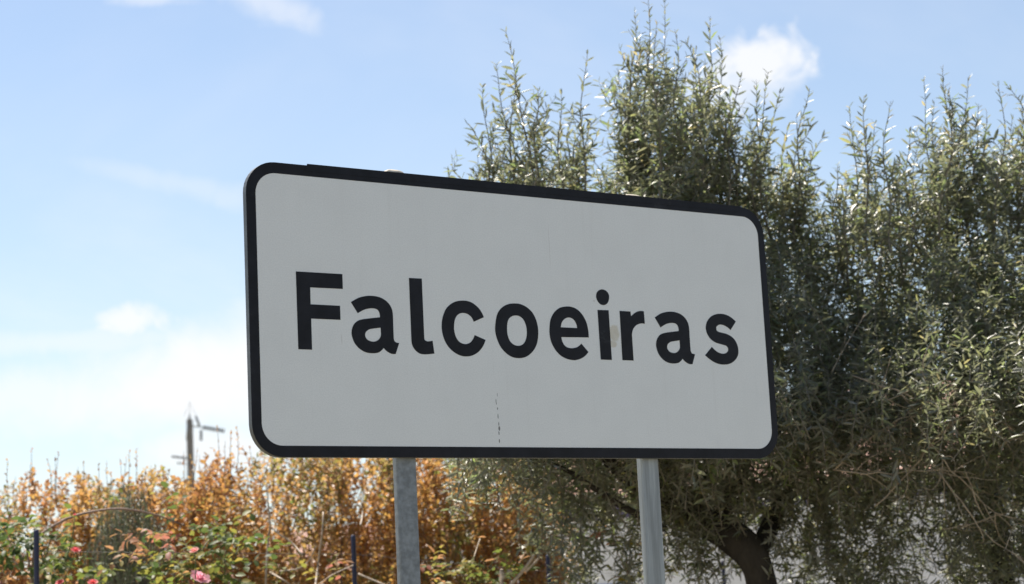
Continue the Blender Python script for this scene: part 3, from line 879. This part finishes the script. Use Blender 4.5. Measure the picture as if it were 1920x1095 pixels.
L1 = [(948, 58, 985, 430, 8.7, 1), (905, 160, 950, 440, 8.8, 1), (878, 232, 925, 440, 8.7, 0.9), (858, 300, 900, 450, 8.9, 0.7), (930, 120, 965, 430, 8.95, 0.9), (968, 140, 990, 430, 8.9, .9), (1008, 165, 1005, 430, 8.8, 0.7), (985, 210, 1000, 440, 9.1, .9),
      (1052, 172, 1060, 430, 8.9, 0.9), (1030, 215, 1045, 440, 8.8, .9), (1102, 97, 1095, 430, 8.8, 0.75), (1078, 205, 1085, 430, 9.1, 0.9), (1130, 215, 1130, 440, 9.0, .8), (1158, 130, 1175, 430, 9.1, 0.9),
      (1190, 20, 1205, 400, 8.9, 1), (1215, -6, 1222, 400, 8.8, 1), (1246, 4, 1245, 420, 9.0, 1), (1200, 60, 1195, 420, 9.1, 1), (1265, 55, 1262, 420, 8.9, 1), (1285, 75, 1280, 420, 8.7, 1), (1232, 40, 1235, 430, 8.7, 1), (1305, 85, 1295, 430, 9.0, 1), (1332, 30, 1318, 430, 8.9, 0.75), (1350, 70, 1330, 430, 9.0, 0.8), (1322, 110, 1310, 430, 8.8, 1),
      (1178, 105, 1190, 430, 8.9, 1), (1250, 90, 1250, 430, 9.2, 1), (1390, 142, 1385, 430, 8.9, 0.8), (1418, 150, 1405, 430, 8.9, 0.8), (1440, 135, 1425, 440, 8.8, 0.8), (1462, 175, 1445, 450, 9.0, .8), (1370, 200, 1368, 440, 8.7, .9), (1405, 215, 1400, 440, 9.2, 1), (1480, 230, 1465, 460, 9.0, .8), (1518, 165, 1490, 460, 8.9, 0.7), (1508, 225, 1490, 450, 9.1, .8), (1548, 250, 1515, 480, 9.1, 0.75), (1350, 170, 1345, 430, 9.1, .9)]
t1, rng1 = olive_tree('olive tree with tall upright shoots and a bent trunk, right behind the sign', b1, ((trunk1, r1), limbs1), L1, (850, 1560), 3300, 11, 0.55)

b2 = at(1885, 1150, 9.7)
trunk2 = spline(np.stack([[b2[0], b2[1], -0.05], [b2[0], b2[1], 0.7], at(1886, 1180, 9.7), at(1880, 1090, 9.7), at(1868, 980, 9.7), at(1840, 880, 9.7)]), 22)
r2 = np.interp(np.linspace(0, 1, 22), [0, 0.12, 0.6, 1], [0.14, 0.09, 0.06, 0.05])
limbs2 = [limb([(1838, 885, 9.7), (1810, 760, 9.7), (1800, 600, 9.6), (1780, 420, 9.4)], 0.05, 0.012),
          limb([(1862, 950, 9.7), (1740, 840, 9.8), (1665, 700, 9.7), (1650, 480, 9.5)], 0.04, 0.01),
          limb([(1845, 890, 9.7), (1880, 770, 9.5), (1920, 600, 9.4), (1930, 420, 9.3)], 0.04, 0.01)]
L2 = [(1592, 200, 1600, 470, 9.0, 0.7), (1620, 180, 1625, 470, 8.9, 0.8), (1640, 230, 1645, 480, 9.1, 0.9), (1605, 255, 1610, 480, 9.2, .8), (1670, 190, 1672, 480, 8.8, 0.75), (1690, 290, 1690, 500, 9.0, .8), (1705, 240, 1712, 480, 9.0, 0.7), (1732, 150, 1745, 470, 9.0, 0.8),
      (1768, 122, 1760, 460, 8.8, 0.8), (1752, 190, 1755, 470, 9.2, 1), (1790, 200, 1790, 460, 9.1, 1), (1815, 145, 1815, 450, 8.9, 0.75), (1808, 200, 1812, 450, 9.1, 1), (1835, 195, 1835, 450, 9.1, 1), (1870, 152, 1862, 440, 8.8, 0.8), (1888, 160, 1885, 440, 8.8, 0.7), (1850, 210, 1855, 450, 9.2, 1), (1912, 185, 1905, 440, 9.0, 0.8), (1900, 215, 1898, 440, 9.2, 1),
      (1945, 170, 1940, 440, 9.0, 0.9), (1990, 150, 1980, 440, 9.1, 0.9), (2030, 210, 2020, 450, 9.1, 1), (1660, 280, 1660, 500, 9.2, 1), (1572, 305, 1580, 520, 8.9, .9), (1556, 345, 1565, 540, 9.1, 1), (1588, 350, 1590, 540, 8.8, 1), (1640, 330, 1640, 540, 8.8, 1), (1690, 345, 1688, 540, 8.8, 1), (1720, 320, 1720, 520, 8.9, 1), (1725, 260, 1728, 480, 8.9, .9), (1778, 170, 1775, 460, 9.0, .9)]
t2, rng2 = olive_tree('grey-green olive tree at the right edge, with bare pale twigs low in its crown', b2, ((trunk2, r2), limbs2), L2, (1540, 2110), 2650, 23, 0.5)

# bare pale twigs low on the right
dry = []
main = [[(1560, 880, 8.19), (1640, 815, 8.13), (1720, 765, 8.13), (1800, 735, 8.19)], [(1545, 790, 8.19), (1620, 770, 8.13), (1700, 735, 8.13), (1770, 690, 8.13)],
        [(1760, 885, 8.07), (1810, 950, 8.01), (1850, 1005, 8.01), (1925, 1050, 8.01)], [(1600, 705, 8.19), (1700, 740, 8.13), (1800, 770, 8.07), (1900, 800, 8.13)],
        [(1700, 770, 8.13), (1760, 850, 8.07), (1830, 930, 8.07), (1900, 990, 8.07)],
        [(1640, 950, 8.13), (1720, 870, 8.13), (1780, 800, 8.13), (1850, 760, 8.19)], [(1560, 880, 8.13), (1640, 890, 8.07), (1740, 880, 8.07), (1830, 890, 8.13)]]
for m_ in main:
    p = spline(px_path(m_), 12) + rng2.normal(0, 0.004, (12, 3))
    dry.append((p, np.linspace(0.0036, 0.0012, 12)))
    for _ in range(7):
        i = int(rng2.integers(1, 11)); d = unit(p[min(i + 1, 11)] - p[i - 1]) + rng2.normal(0, 0.5, 3)
        d = unit(d) * rng2.uniform(0.08, 0.28)
        q = curve_path(p[i], p[i] + d, rng2.normal(0, 0.02, 3), 6, rng2, 0.05)
        dry.append((q, np.linspace(0.0022, 0.0008, 6)))
for _ in range(16):                               # finer tangle between them
    x, y = rng2.uniform(1500, 1930), rng2.uniform(690, 1010); dep_ = rng2.uniform(8.0, 8.5)
    a = rng2.uniform(-1.2, 1.2) + (0 if rng2.uniform() < 0.7 else 1.5); ln_ = rng2.uniform(60, 190)
    q = curve_path(at(x, y, dep_), at(x + ln_ * math.cos(a), y + ln_ * math.sin(a) * 0.7, dep_ + rng2.normal(0, 0.08)), rng2.normal(0, 0.04, 3), 9, rng2, 0.04)
    dry.append((q, np.linspace(0.0024, 0.0008, 9)))
    for _ in range(4):
        i = int(rng2.integers(2, 8)); d = unit(unit(q[i] - q[i - 1]) + rng2.normal(0, 0.5, 3)) * rng2.uniform(0.05, 0.16)
        dry.append((curve_path(q[i], q[i] + d, rng2.normal(0, 0.01, 3), 5, rng2, 0.05), np.linspace(0.0013, 0.0006, 5)))
o = link_mesh('bare_twigs', tubes_mesh('bare_twigs', dry, 5), M_DRY, t2, True); o['kind'] = 'stuff'

# ------------------------------------------------------------------ copper-leaved hedge shrubs
COPPER = ((0.0, (0.22, 0.105, 0.05)), (0.22, (0.34, 0.16, 0.062)), (0.45, (0.42, 0.235, 0.07)), (0.62, (0.34, 0.22, 0.062)), (0.72, (0.42, 0.25, 0.15)), (0.86, (0.26, 0.235, 0.06)), (1.0, (0.13, 0.16, 0.045)))
M_COPPER = leaf_mat('copper autumn leaf', COPPER, trans=0.5, rough=0.42, tgain=1.75, spec=0.7)
M_STEM = surface('grey brown hedge stem', (0.12, 0.09, 0.07), 0.9, var=0.3, scale=20)
HENV = np.array([(-80, 905), (0, 905), (30, 900), (60, 875), (110, 885), (165, 880), (200, 905), (240, 885), (280, 870), (310, 870), (345, 878), (372, 872), (395, 840), (410, 832), (430, 848), (446, 822), (465, 855), (490, 845),
                 (520, 800), (700, 800), (880, 800), (960, 820), (1010, 850), (1050, 930)], float)
def henv(x): return np.interp(x, HENV[:, 0], HENV[:, 1])
def hthin(x, y):
    g = 1.0
    for gx, gy, rx, ry, d in ((55, 975, 38, 60, 0.97), (150, 965, 34, 30, 0.7), (8, 960, 24, 55, 0.8), (205, 905, 16, 30, 0.7), (100, 905, 20, 18, 0.6), (320, 880, 18, 20, 0.5), (470, 870, 30, 46, 0.85), (560, 925, 66, 34, 0.6), (690, 890, 34, 30, 0.6), (600, 985, 50, 28, 0.4), (500, 915, 30, 30, 0.55)):
        e = ((x - gx) / rx) ** 2 + ((y - gy) / ry) ** 2
        g *= 1 - d * math.exp(-e)
    return g

def hedge_shrub(label, xr, n_tw, seed, tint=(0, 1), size=1.0):
    rng = np.random.default_rng(seed)
    xc = (xr[0] + xr[1]) / 2
    b = at(xc, 1095, 12.3)
    t = empty('copper_shrub', (b[0], b[1], 0), label, 'shrub', group='copper-leaved shrubs of the garden hedge')
    lv, tw = Leaves(), []
    for k in range(max(3, int((xr[1] - xr[0]) / 55))):
        x = rng.uniform(*xr); dep = rng.uniform(11.8, 12.9)
        p = at(x, max(henv(x) + rng.uniform(30, 110), 870), dep); f = at(x + rng.normal(0, 30), 1095, dep)
        path = spline(np.stack([[f[0], f[1], 0.0], [f[0] * 0.7 + p[0] * 0.3, f[1], 0.9], p]), 10) + rng.normal(0, 0.01, (10, 3))
        link_mesh('stem', tubes_mesh('stem', [(path, np.linspace(0.012, 0.003, 10))], 6), M_STEM, t, True)
    n = 0; tries = 0
    while n < n_tw and tries < n_tw * 40:
        tries += 1
        x = rng.uniform(*xr); e = henv(x); y = e + (1130 - e) * rng.uniform(0, 1)
        if rng.uniform() > hthin(x, y) * (0.55 + 0.45 * min(1, (y - e) / 60)): continue
        dep = rng.uniform(11.7, 13.0)
        tip = at(x, y, dep); L = rng.uniform(0.18, 0.42)
        lean = unit([rng.normal(0, 0.38), rng.normal(0, 0.38), 1.0])
        q = curve_path(tip - lean * L, tip, rng.normal(0, 0.02, 3), 6, rng, 0.03)
        tw.append((q, np.linspace(0.0022, 0.0009, 6)))
        fld = 0.5 + 0.5 * math.sin(x * 0.031 + 2.1 * math.sin(y * 0.023)) * math.cos(y * 0.041 + 1.5 * math.sin(x * 0.013))
        c = np.clip(tint[0] + (tint[1] - tint[0]) * (0.7 * fld + 0.3 * rng.uniform()) + (0.25 if rng.uniform() < 0.13 else 0.0), 0, 1)
        lo, hi = max(0, c - 0.2), min(1, c + 0.2)
        leaf_pairs(q, lv, rng, 0.0125, 0.040 * size, 0.58, 55, 0.1, 1.0, 1, 0.35, tint=(lo, hi), droop=0.15, miss=0.12)
        n += 1
    for _ in range(int((xr[1] - xr[0]) / 16)):        # bare tips standing above the leaves
        x = rng.uniform(*xr)
        if x > 470: continue
        dep = rng.uniform(11.8, 12.8); y = henv(x)
        q = curve_path(at(x + rng.normal(0, 4), y + 60, dep), at(x, y - rng.uniform(4, 42), dep), rng.normal(0, 0.01, 3), 6, rng, 0.03)
        tw.append((q, np.linspace(0.0026, 0.001, 6)))
        leaf_pairs(q, lv, rng, 0.016, 0.028, 0.55, 42, 0.2, 1.0, 1, 0.3, tint=tint, miss=0.45)
    o = link_mesh('foliage', leaves_mesh('foliage', *lv.cat(), fold=0.15, curl=0.2, shape='oval'), M_COPPER, t, True); o['kind'] = 'stuff'
    o = link_mesh('twigs', tubes_mesh('twigs', tw, 4), M_STEM, t, True); o['kind'] = 'stuff'
hedge_shrub('thin brown-leaved shrub at the left edge with sky showing through', (-70, 105), 430, 31, (0.05, 0.85))
hedge_shrub('rusty brown shrub behind the arching rose cane, left of the utility pole', (105, 265), 480, 32, (0.05, 0.85))
hedge_shrub('tallest orange-brown shrub, in front of the utility pole and left of the sign', (265, 500), 800, 33, (0.1, 0.9))
hedge_shrub('golden-brown shrub under the left half of the sign, left of the left sign post', (500, 755), 780, 34, (0.2, 1.0))
hedge_shrub('yellow-orange shrub between the two sign posts, ending at the olive branches', (755, 1050), 1120, 35, (0.2, 1.0))

# ------------------------------------------------------------------ grey-green bush among the roses
def needle_bush():
    rng = np.random.default_rng(41)
    b = at(235, 1095, 10.6)
    t = empty('rosemary_bush', (b[0], b[1], 0), 'dull grey-green fine-leaved bush below the arching rose cane', 'bush')
    M = leaf_mat('grey green needle leaf', ((0, (0.06, 0.085, 0.04)), (0.6, (0.11, 0.14, 0.065)), (1, (0.18, 0.19, 0.10))), trans=0.25, rough=0.5)
    lv, tw = Leaves(), []
    for k in range(5):
        f = at(235 + rng.normal(0, 25), 1095, 10.6 + rng.normal(0, 0.15)); p = at(235 + rng.normal(0, 45), 1040, 10.6)
        link_mesh('stem', tubes_mesh('stem', [(spline(np.stack([[f[0], f[1], 0], (f + p) / 2 - [0, 0, 0.3], p]), 8), np.linspace(0.014, 0.006, 8))], 6), M_STEM, t, True)
    n = 0
    while n < 430:
        x = 235 + rng.normal(0, 40); y = rng.uniform(900, 1125)
        e = 905 + 0.018 * (x - 245) ** 2 * (1 if x < 245 else 0.9)
        if y < e: continue
        dep = 10.6 + rng.normal(0, 0.22)
        tip = at(x, y, dep); L = rng.uniform(0.12, 0.26)
        lean = unit([rng.normal(0, 0.25), rng.normal(0, 0.25), 1])
        q = curve_path(tip - lean * L, tip, rng.normal(0, 0.015, 3), 6, rng)
        tw.append((q, np.linspace(0.0025, 0.001, 6)))
        leaf_pairs(q, lv, rng, 0.012, 0.026, 0.16, 42, 0.1, 1.0, 2, 0.4)
        n += 1
    o = link_mesh('foliage', leaves_mesh('foliage', *lv.cat(), fold=0.2, curl=0.1), M, t, True); o['kind'] = 'stuff'
    o = link_mesh('twigs', tubes_mesh('twigs', tw, 4), M_STEM, t, True); o['kind'] = 'stuff'
needle_bush()

# ------------------------------------------------------------------ roses
ROSE = ((0.0, (0.035, 0.06, 0.025)), (0.3, (0.065, 0.10, 0.03)), (0.55, (0.14, 0.17, 0.035)), (0.75, (0.28, 0.23, 0.05)), (0.88, (0.36, 0.19, 0.09)), (1.0, (0.34, 0.13, 0.09)))
M_ROSE = leaf_mat('rose leaf', ROSE, trans=0.5, rough=0.5, tgain=1.45, spec=0.4)
M_CANE = surface('brown rose cane', (0.27, 0.18, 0.14), 0.7, var=0.3, scale=25)
M_GCANE = surface('green rose cane', (0.10, 0.12, 0.04), 0.6, var=0.3, scale=25)

def petal_mat(name, c):
    m, t, out = new_mat(name)
    p = t.n('ShaderNodeBsdfPrincipled'); p.inputs['Roughness'].default_value = 0.6; p.inputs['Base Color'].default_value = c + (1,)
    tr = t.n('ShaderNodeBsdfTranslucent'); tr.inputs['Color'].default_value = c + (1,)
    mx = t.n('ShaderNodeMixShader'); mx.inputs[0].default_value = 0.6
    t.l(p.outputs[0], mx.inputs[1]); t.l(tr.outputs[0], mx.inputs[2]); t.l(mx.outputs[0], out.inputs[0])
    return m
M_PINK = petal_mat('pink petal', (0.90, 0.46, 0.56))
M_RED = petal_mat('coral red petal', (0.80, 0.17, 0.18))
M_CORAL = petal_mat('salmon petal', (0.90, 0.42, 0.38))

def flower(c, r, mat, parent, rng, tilt):
    """rose: whorls of cupped petals, tighter towards the middle"""
    bm = bmesh.new()
    ax = unit(np.array(tilt, float)); ref = unit(np.cross(ax, [0.3, 0.9, 0.2])); sd = np.cross(ax, ref)
    for n_, rad, open_, h in ((3, 0.35, 0.15, 0.95), (4, 0.65, 0.45, 0.9), (5, 1.0, 0.9, 0.7)):
        for i in range(n_):
            a = 2 * math.pi * (i + rng.uniform(-0.2, 0.2)) / n_ + h * 3
            out = ref * math.cos(a) + sd * math.sin(a); side = np.cross(ax, out)
            rows = []
            for t, wd in ((0.0, 0.15), (0.4, 0.55), (0.75, 0.62), (1.0, 0.34)):
                o_ = math.sin(open_ * t) * rad * 1.25 * t + rad * 0.18; u_ = h * t * math.cos(open_ * t * 0.8)
                mid = np.array(c) + (out * o_ + ax * (u_ - 0.35)) * r
                wv = side * wd * rad * r
                cup = -out * 0.22 * wd * rad * r
                rows.append([bm.verts.new(mid - wv - cup * 0.9), bm.verts.new(mid), bm.verts.new(mid + wv - cup * 0.9)])
            for r0, r1_ in zip(rows, rows[1:]):
                for j in range(2): bm.faces.new((r0[j], r0[j + 1], r1_[j + 1], r1_[j]))
    me = bpy.data.meshes.new('flower'); bm.to_mesh(me); bm.free()
    me.polygons.foreach_set('use_smooth', [True] * len(me.polygons))
    return link_mesh('flower', me, mat, parent, True)

def rose_bush(label, base_px, clusters, canes, flowers, seed, limit=300):
    rng = np.random.default_rng(seed)
    b = at(*base_px)
    t = empty('rose_bush', (b[0], b[1], 0), label, 'rose bush', group='rose bushes along the fence')
    lv, petioles = Leaves(), []
    for pts, r, brown in canes:
        P = px_path(pts)
        if pts[0][1] > 1090: P = np.concatenate([[[P[0][0], P[0][1], 0.0]], P])
        link_mesh('cane', tubes_mesh('cane', [(spline(P, 16) + rng.normal(0, 0.002, (16, 3)), np.linspace(r, r * 0.5, 16))], 7), M_CANE if brown else M_GCANE, t, True)
    for cx_, cy_, rx, ry, n, tlo, thi in clusters:
        for _ in range(int(n * 0.95)):
            r_ = math.sqrt(rng.uniform()); a = rng.uniform(0, 6.28)
            p = at(cx_ + rx * r_ * math.cos(a), cy_ + ry * r_ * math.sin(a), base_px[2] + rng.normal(0, 0.18))
            d = unit([rng.normal(0, 0.8), rng.normal(-0.3, 0.8), rng.uniform(-0.4, 0.9)])
            ln = rng.uniform(0.09, 0.14)
            q = curve_path(p, p + d * ln, [0, 0, 0.01], 6, rng)
            petioles.append((q, np.linspace(0.0012, 0.0007, 6)))
            up = unit(np.array([0, 0, 1.0]) + rng.normal(0, 0.3, 3)); sd = unit(np.cross(d, up))
            L = rng.uniform(0.040, 0.060); tt = rng.uniform(tlo, thi)
            for f, s_ in ((1.0, 0), (0.62, 1), (0.62, -1), (0.3, 1), (0.3, -1)):
                pp = q[min(5, int(f * 5))]
                dd = d if s_ == 0 else unit(d * 0.45 + sd * s_)
                dd = unit(dd + [0, 0, -0.25 * rng.uniform(0.2, 1.6)] + rng.normal(0, 0.12, 3))
                lv.add([pp], [dd], [up + rng.normal(0, 0.25, 3)], [L * (1.05 if s_ == 0 else 0.85)], [L * 0.62], [np.clip(tt + rng.normal(0, 0.06), 0, 1)])
    for fx, fy, fr, mat, tl in flowers:
        c = at(fx, fy, base_px[2] - 0.42)
        flower(c, fr * base_px[2] / F_PX, mat, t, rng, tl)
        q = curve_path(c - np.array([rng.normal(0, .03), 0.02, 0.22]), c - np.array(unit(tl)) * fr * base_px[2] / F_PX * 0.3, [0.01, 0, 0], 6, rng)
        petioles.append((q, np.linspace(0.003, 0.002, 6)))
    P, D, N, L, Wd, T = lv.cat(); order = rng.permutation(len(L))
    l2 = Leaves(); l2.add(P[order], D[order], N[order], L[order], Wd[order], T[order])
    rest = leaf_objects(l2, M_ROSE, t, 'rose_leaf', 0.62, rng, limit, 0.12, 'oval', (0.1, 0.25))
    if rest.count():
        o = link_mesh('foliage', leaves_mesh('foliage', *rest.cat(), fold=0.12, curl=0.2, shape='oval'), M_ROSE, t, True); o['kind'] = 'stuff'
    o = link_mesh('leaf_stalks', tubes_mesh('leaf_stalks', petioles, 4), M_GCANE, t, True); o['kind'] = 'stuff'

rose_bush('green rose bush around the leftmost dark blue fence post', (45, 1095, 9.0),
          [(20, 1030, 45, 45, 26, 0.1, 0.6), (70, 1060, 45, 45, 22, 0.1, 0.7), (40, 1010, 40, 22, 12, 0.05, 0.5), (5, 1070, 30, 30, 9, 0.75, 1.0), (100, 1085, 40, 30, 14, 0.3, 0.7), (85, 1000, 16, 14, 3, 0.4, 0.6)],
          [([(60, 1100, 9.0), (30, 1060, 9.0), (15, 1010, 9.1), (0, 990, 9.2)], 0.006, True), ([(70, 1100, 9.0), (85, 1050, 9.0), (95, 1010, 9.0)], 0.005, False)],
          [(112, 1092, 7, M_RED, (-0.2, -0.55, 0.9))], 51)
rose_bush('red-flowered rose bush with a long arching bare cane', (170, 1095, 9.1),
          [(135, 1008, 26, 18, 5, 0.35, 0.6), (120, 1060, 40, 36, 14, 0.3, 0.6), (195, 1085, 50, 26, 12, 0.2, 0.6), (195, 935, 18, 10, 2, 0.25, 0.5), (212, 928, 16, 14, 2, 0.6, 0.72), (328, 965, 26, 16, 6, 0.15, 0.5), (300, 1000, 40, 20, 5, 0.1, 0.5), (172, 915, 10, 8, 1, 0.75, 0.8)],
          [([(60, 1100, 9.1), (72, 1010, 9.1), (98, 990, 9.1), (135, 969, 9.1), (185, 957, 9.1), (240, 955, 9.1), (300, 968, 9.15), (345, 985, 9.2)], 0.0085, True), ([(170, 1100, 9.1), (150, 1050, 9.1), (140, 1030, 9.1)], 0.005, False)],
          [(142, 1031, 7.5, M_RED, (0.3, -0.55, 0.9)), (174, 1092, 8, M_RED, (0.1, -0.55, 0.9)), (140, 965, 3, M_RED, (0, -0.55, 0.9))], 52)
rose_bush('pink-flowered rose bush with lime green and reddish leaves, left of the sign', (360, 1095, 8.9),
          [(290, 1015, 52, 16, 11, 0.84, 1.0), (260, 1045, 30, 20, 7, 0.8, 0.92), (390, 1015, 34, 22, 12, 0.35, 0.62), (430, 1010, 40, 26, 14, 0.3, 0.65), (370, 1060, 60, 36, 26, 0.35, 0.75), (300, 1075, 60, 30, 18, 0.2, 0.75), (440, 1075, 60, 30, 22, 0.3, 0.8), (340, 1090, 90, 20, 12, 0.6, 0.92), (480, 1025, 30, 20, 6, 0.4, 0.7)],
          [([(350, 1100, 8.9), (375, 1040, 8.9), (400, 1000, 9.0)], 0.005, False), ([(330, 1100, 8.9), (310, 1050, 8.9), (285, 1010, 9.0)], 0.005, True), ([(420, 1100, 8.9), (440, 1050, 8.9), (450, 1010, 9.0)], 0.004, False)],
          [(375, 1083, 16, M_PINK, (0.5, -0.55, 0.9)), (364, 1032, 7.5, M_CORAL, (-0.2, -0.55, 0.9))], 53)
rose_bush('low yellow-green rose bush just right of the left sign post', (905, 1095, 9.2),
          [(915, 1075, 55, 24, 24, 0.3, 0.7), (850, 1080, 45, 26, 14, 0.5, 0.8), (830, 1060, 30, 20, 6, 0.7, 0.95), (960, 1045, 30, 26, 6, 0.7, 0.9), (600, 1080, 60, 16, 7, 0.6, 0.95)],
          [([(900, 1100, 9.2), (915, 1070, 9.2), (930, 1045, 9.2)], 0.004, False)], [], 54)
rose_bush('sprig of yellow rose leaves at the foot of the right sign post', (1180, 1095, 9.2),
          [(1170, 1080, 22, 14, 6, 0.66, 0.76), (1195, 1062, 14, 10, 3, 0.7, 0.85), (1255, 1075, 14, 16, 4, 0.62, 0.76), (1140, 1025, 10, 14, 2, 0.84, 0.92), (1105, 1000, 40, 22, 3, 0.84, 1.0)],
          [([(1180, 1100, 9.2), (1172, 1070, 9.2), (1145, 1010, 9.25)], 0.004, True)], [], 55)

# pale dry stems sticking out of the hedge
def dry_stems():
    rng = np.random.default_rng(61)
    b = at(600, 1095, 9.6)
    t = empty('dry_bramble', (b[0], b[1], 0), 'pale dry bramble stems poking out of the golden hedge beside the middle fence post', 'bramble')
    M = surface('pale dry stem', (0.42, 0.34, 0.26), 0.75, var=0.25, scale=30)
    for pts, r in (([(498, 1100), (505, 990), (520, 1000), (548, 1018), (566, 1040)], 0.0055), ([(502, 940), (505, 965), (506, 985)], 0.005), ([(676, 985), (680, 960), (676, 932)], 0.0045),
                   ([(525, 1071), (560, 1066), (580, 1050), (592, 1025)], 0.0045), ([(510, 1075), (535, 1090), (560, 1110)], 0.005), ([(580, 1110), (620, 1080), (662, 1060)], 0.004),
                   ([(672, 1076), (700, 1088), (730, 1100)], 0.006), ([(590, 1110), (596, 1060), (604, 1000), (606, 960)], 0.006), ([(880, 1110), (885, 1060), (900, 1010)], 0.004)):
        link_mesh('stem', tubes_mesh('stem', [(spline(np.stack([at(x, y, 9.6 + rng.uniform(-0.2, 0.2)) for x, y in pts]), 12), np.linspace(r, r * 0.7, 12))], 6), M, t, True)
    b = at(960, 1095, 9.0)
    t = empty('cut_branch', (b[0], b[1], 0), 'two thick pale cut stems low between the two sign posts', 'branch')
    for pts, r in (([(942, 1130), (946, 1085), (960, 1070)], 0.012), ([(955, 1100), (985, 1065), (1002, 1040)], 0.009), ([(985, 1072), (1006, 1052), (1012, 1045)], 0.007)):
        P = np.stack([at(x, y, 9.0) for x, y in pts])
        if pts[0][1] > 1120: P = np.concatenate([[[P[0][0], P[0][1], 0]], P])
        link_mesh('stem', tubes_mesh('stem', [(spline(P, 12), np.linspace(r, r * 0.75, 12))], 8), M, t, True)
dry_stems()
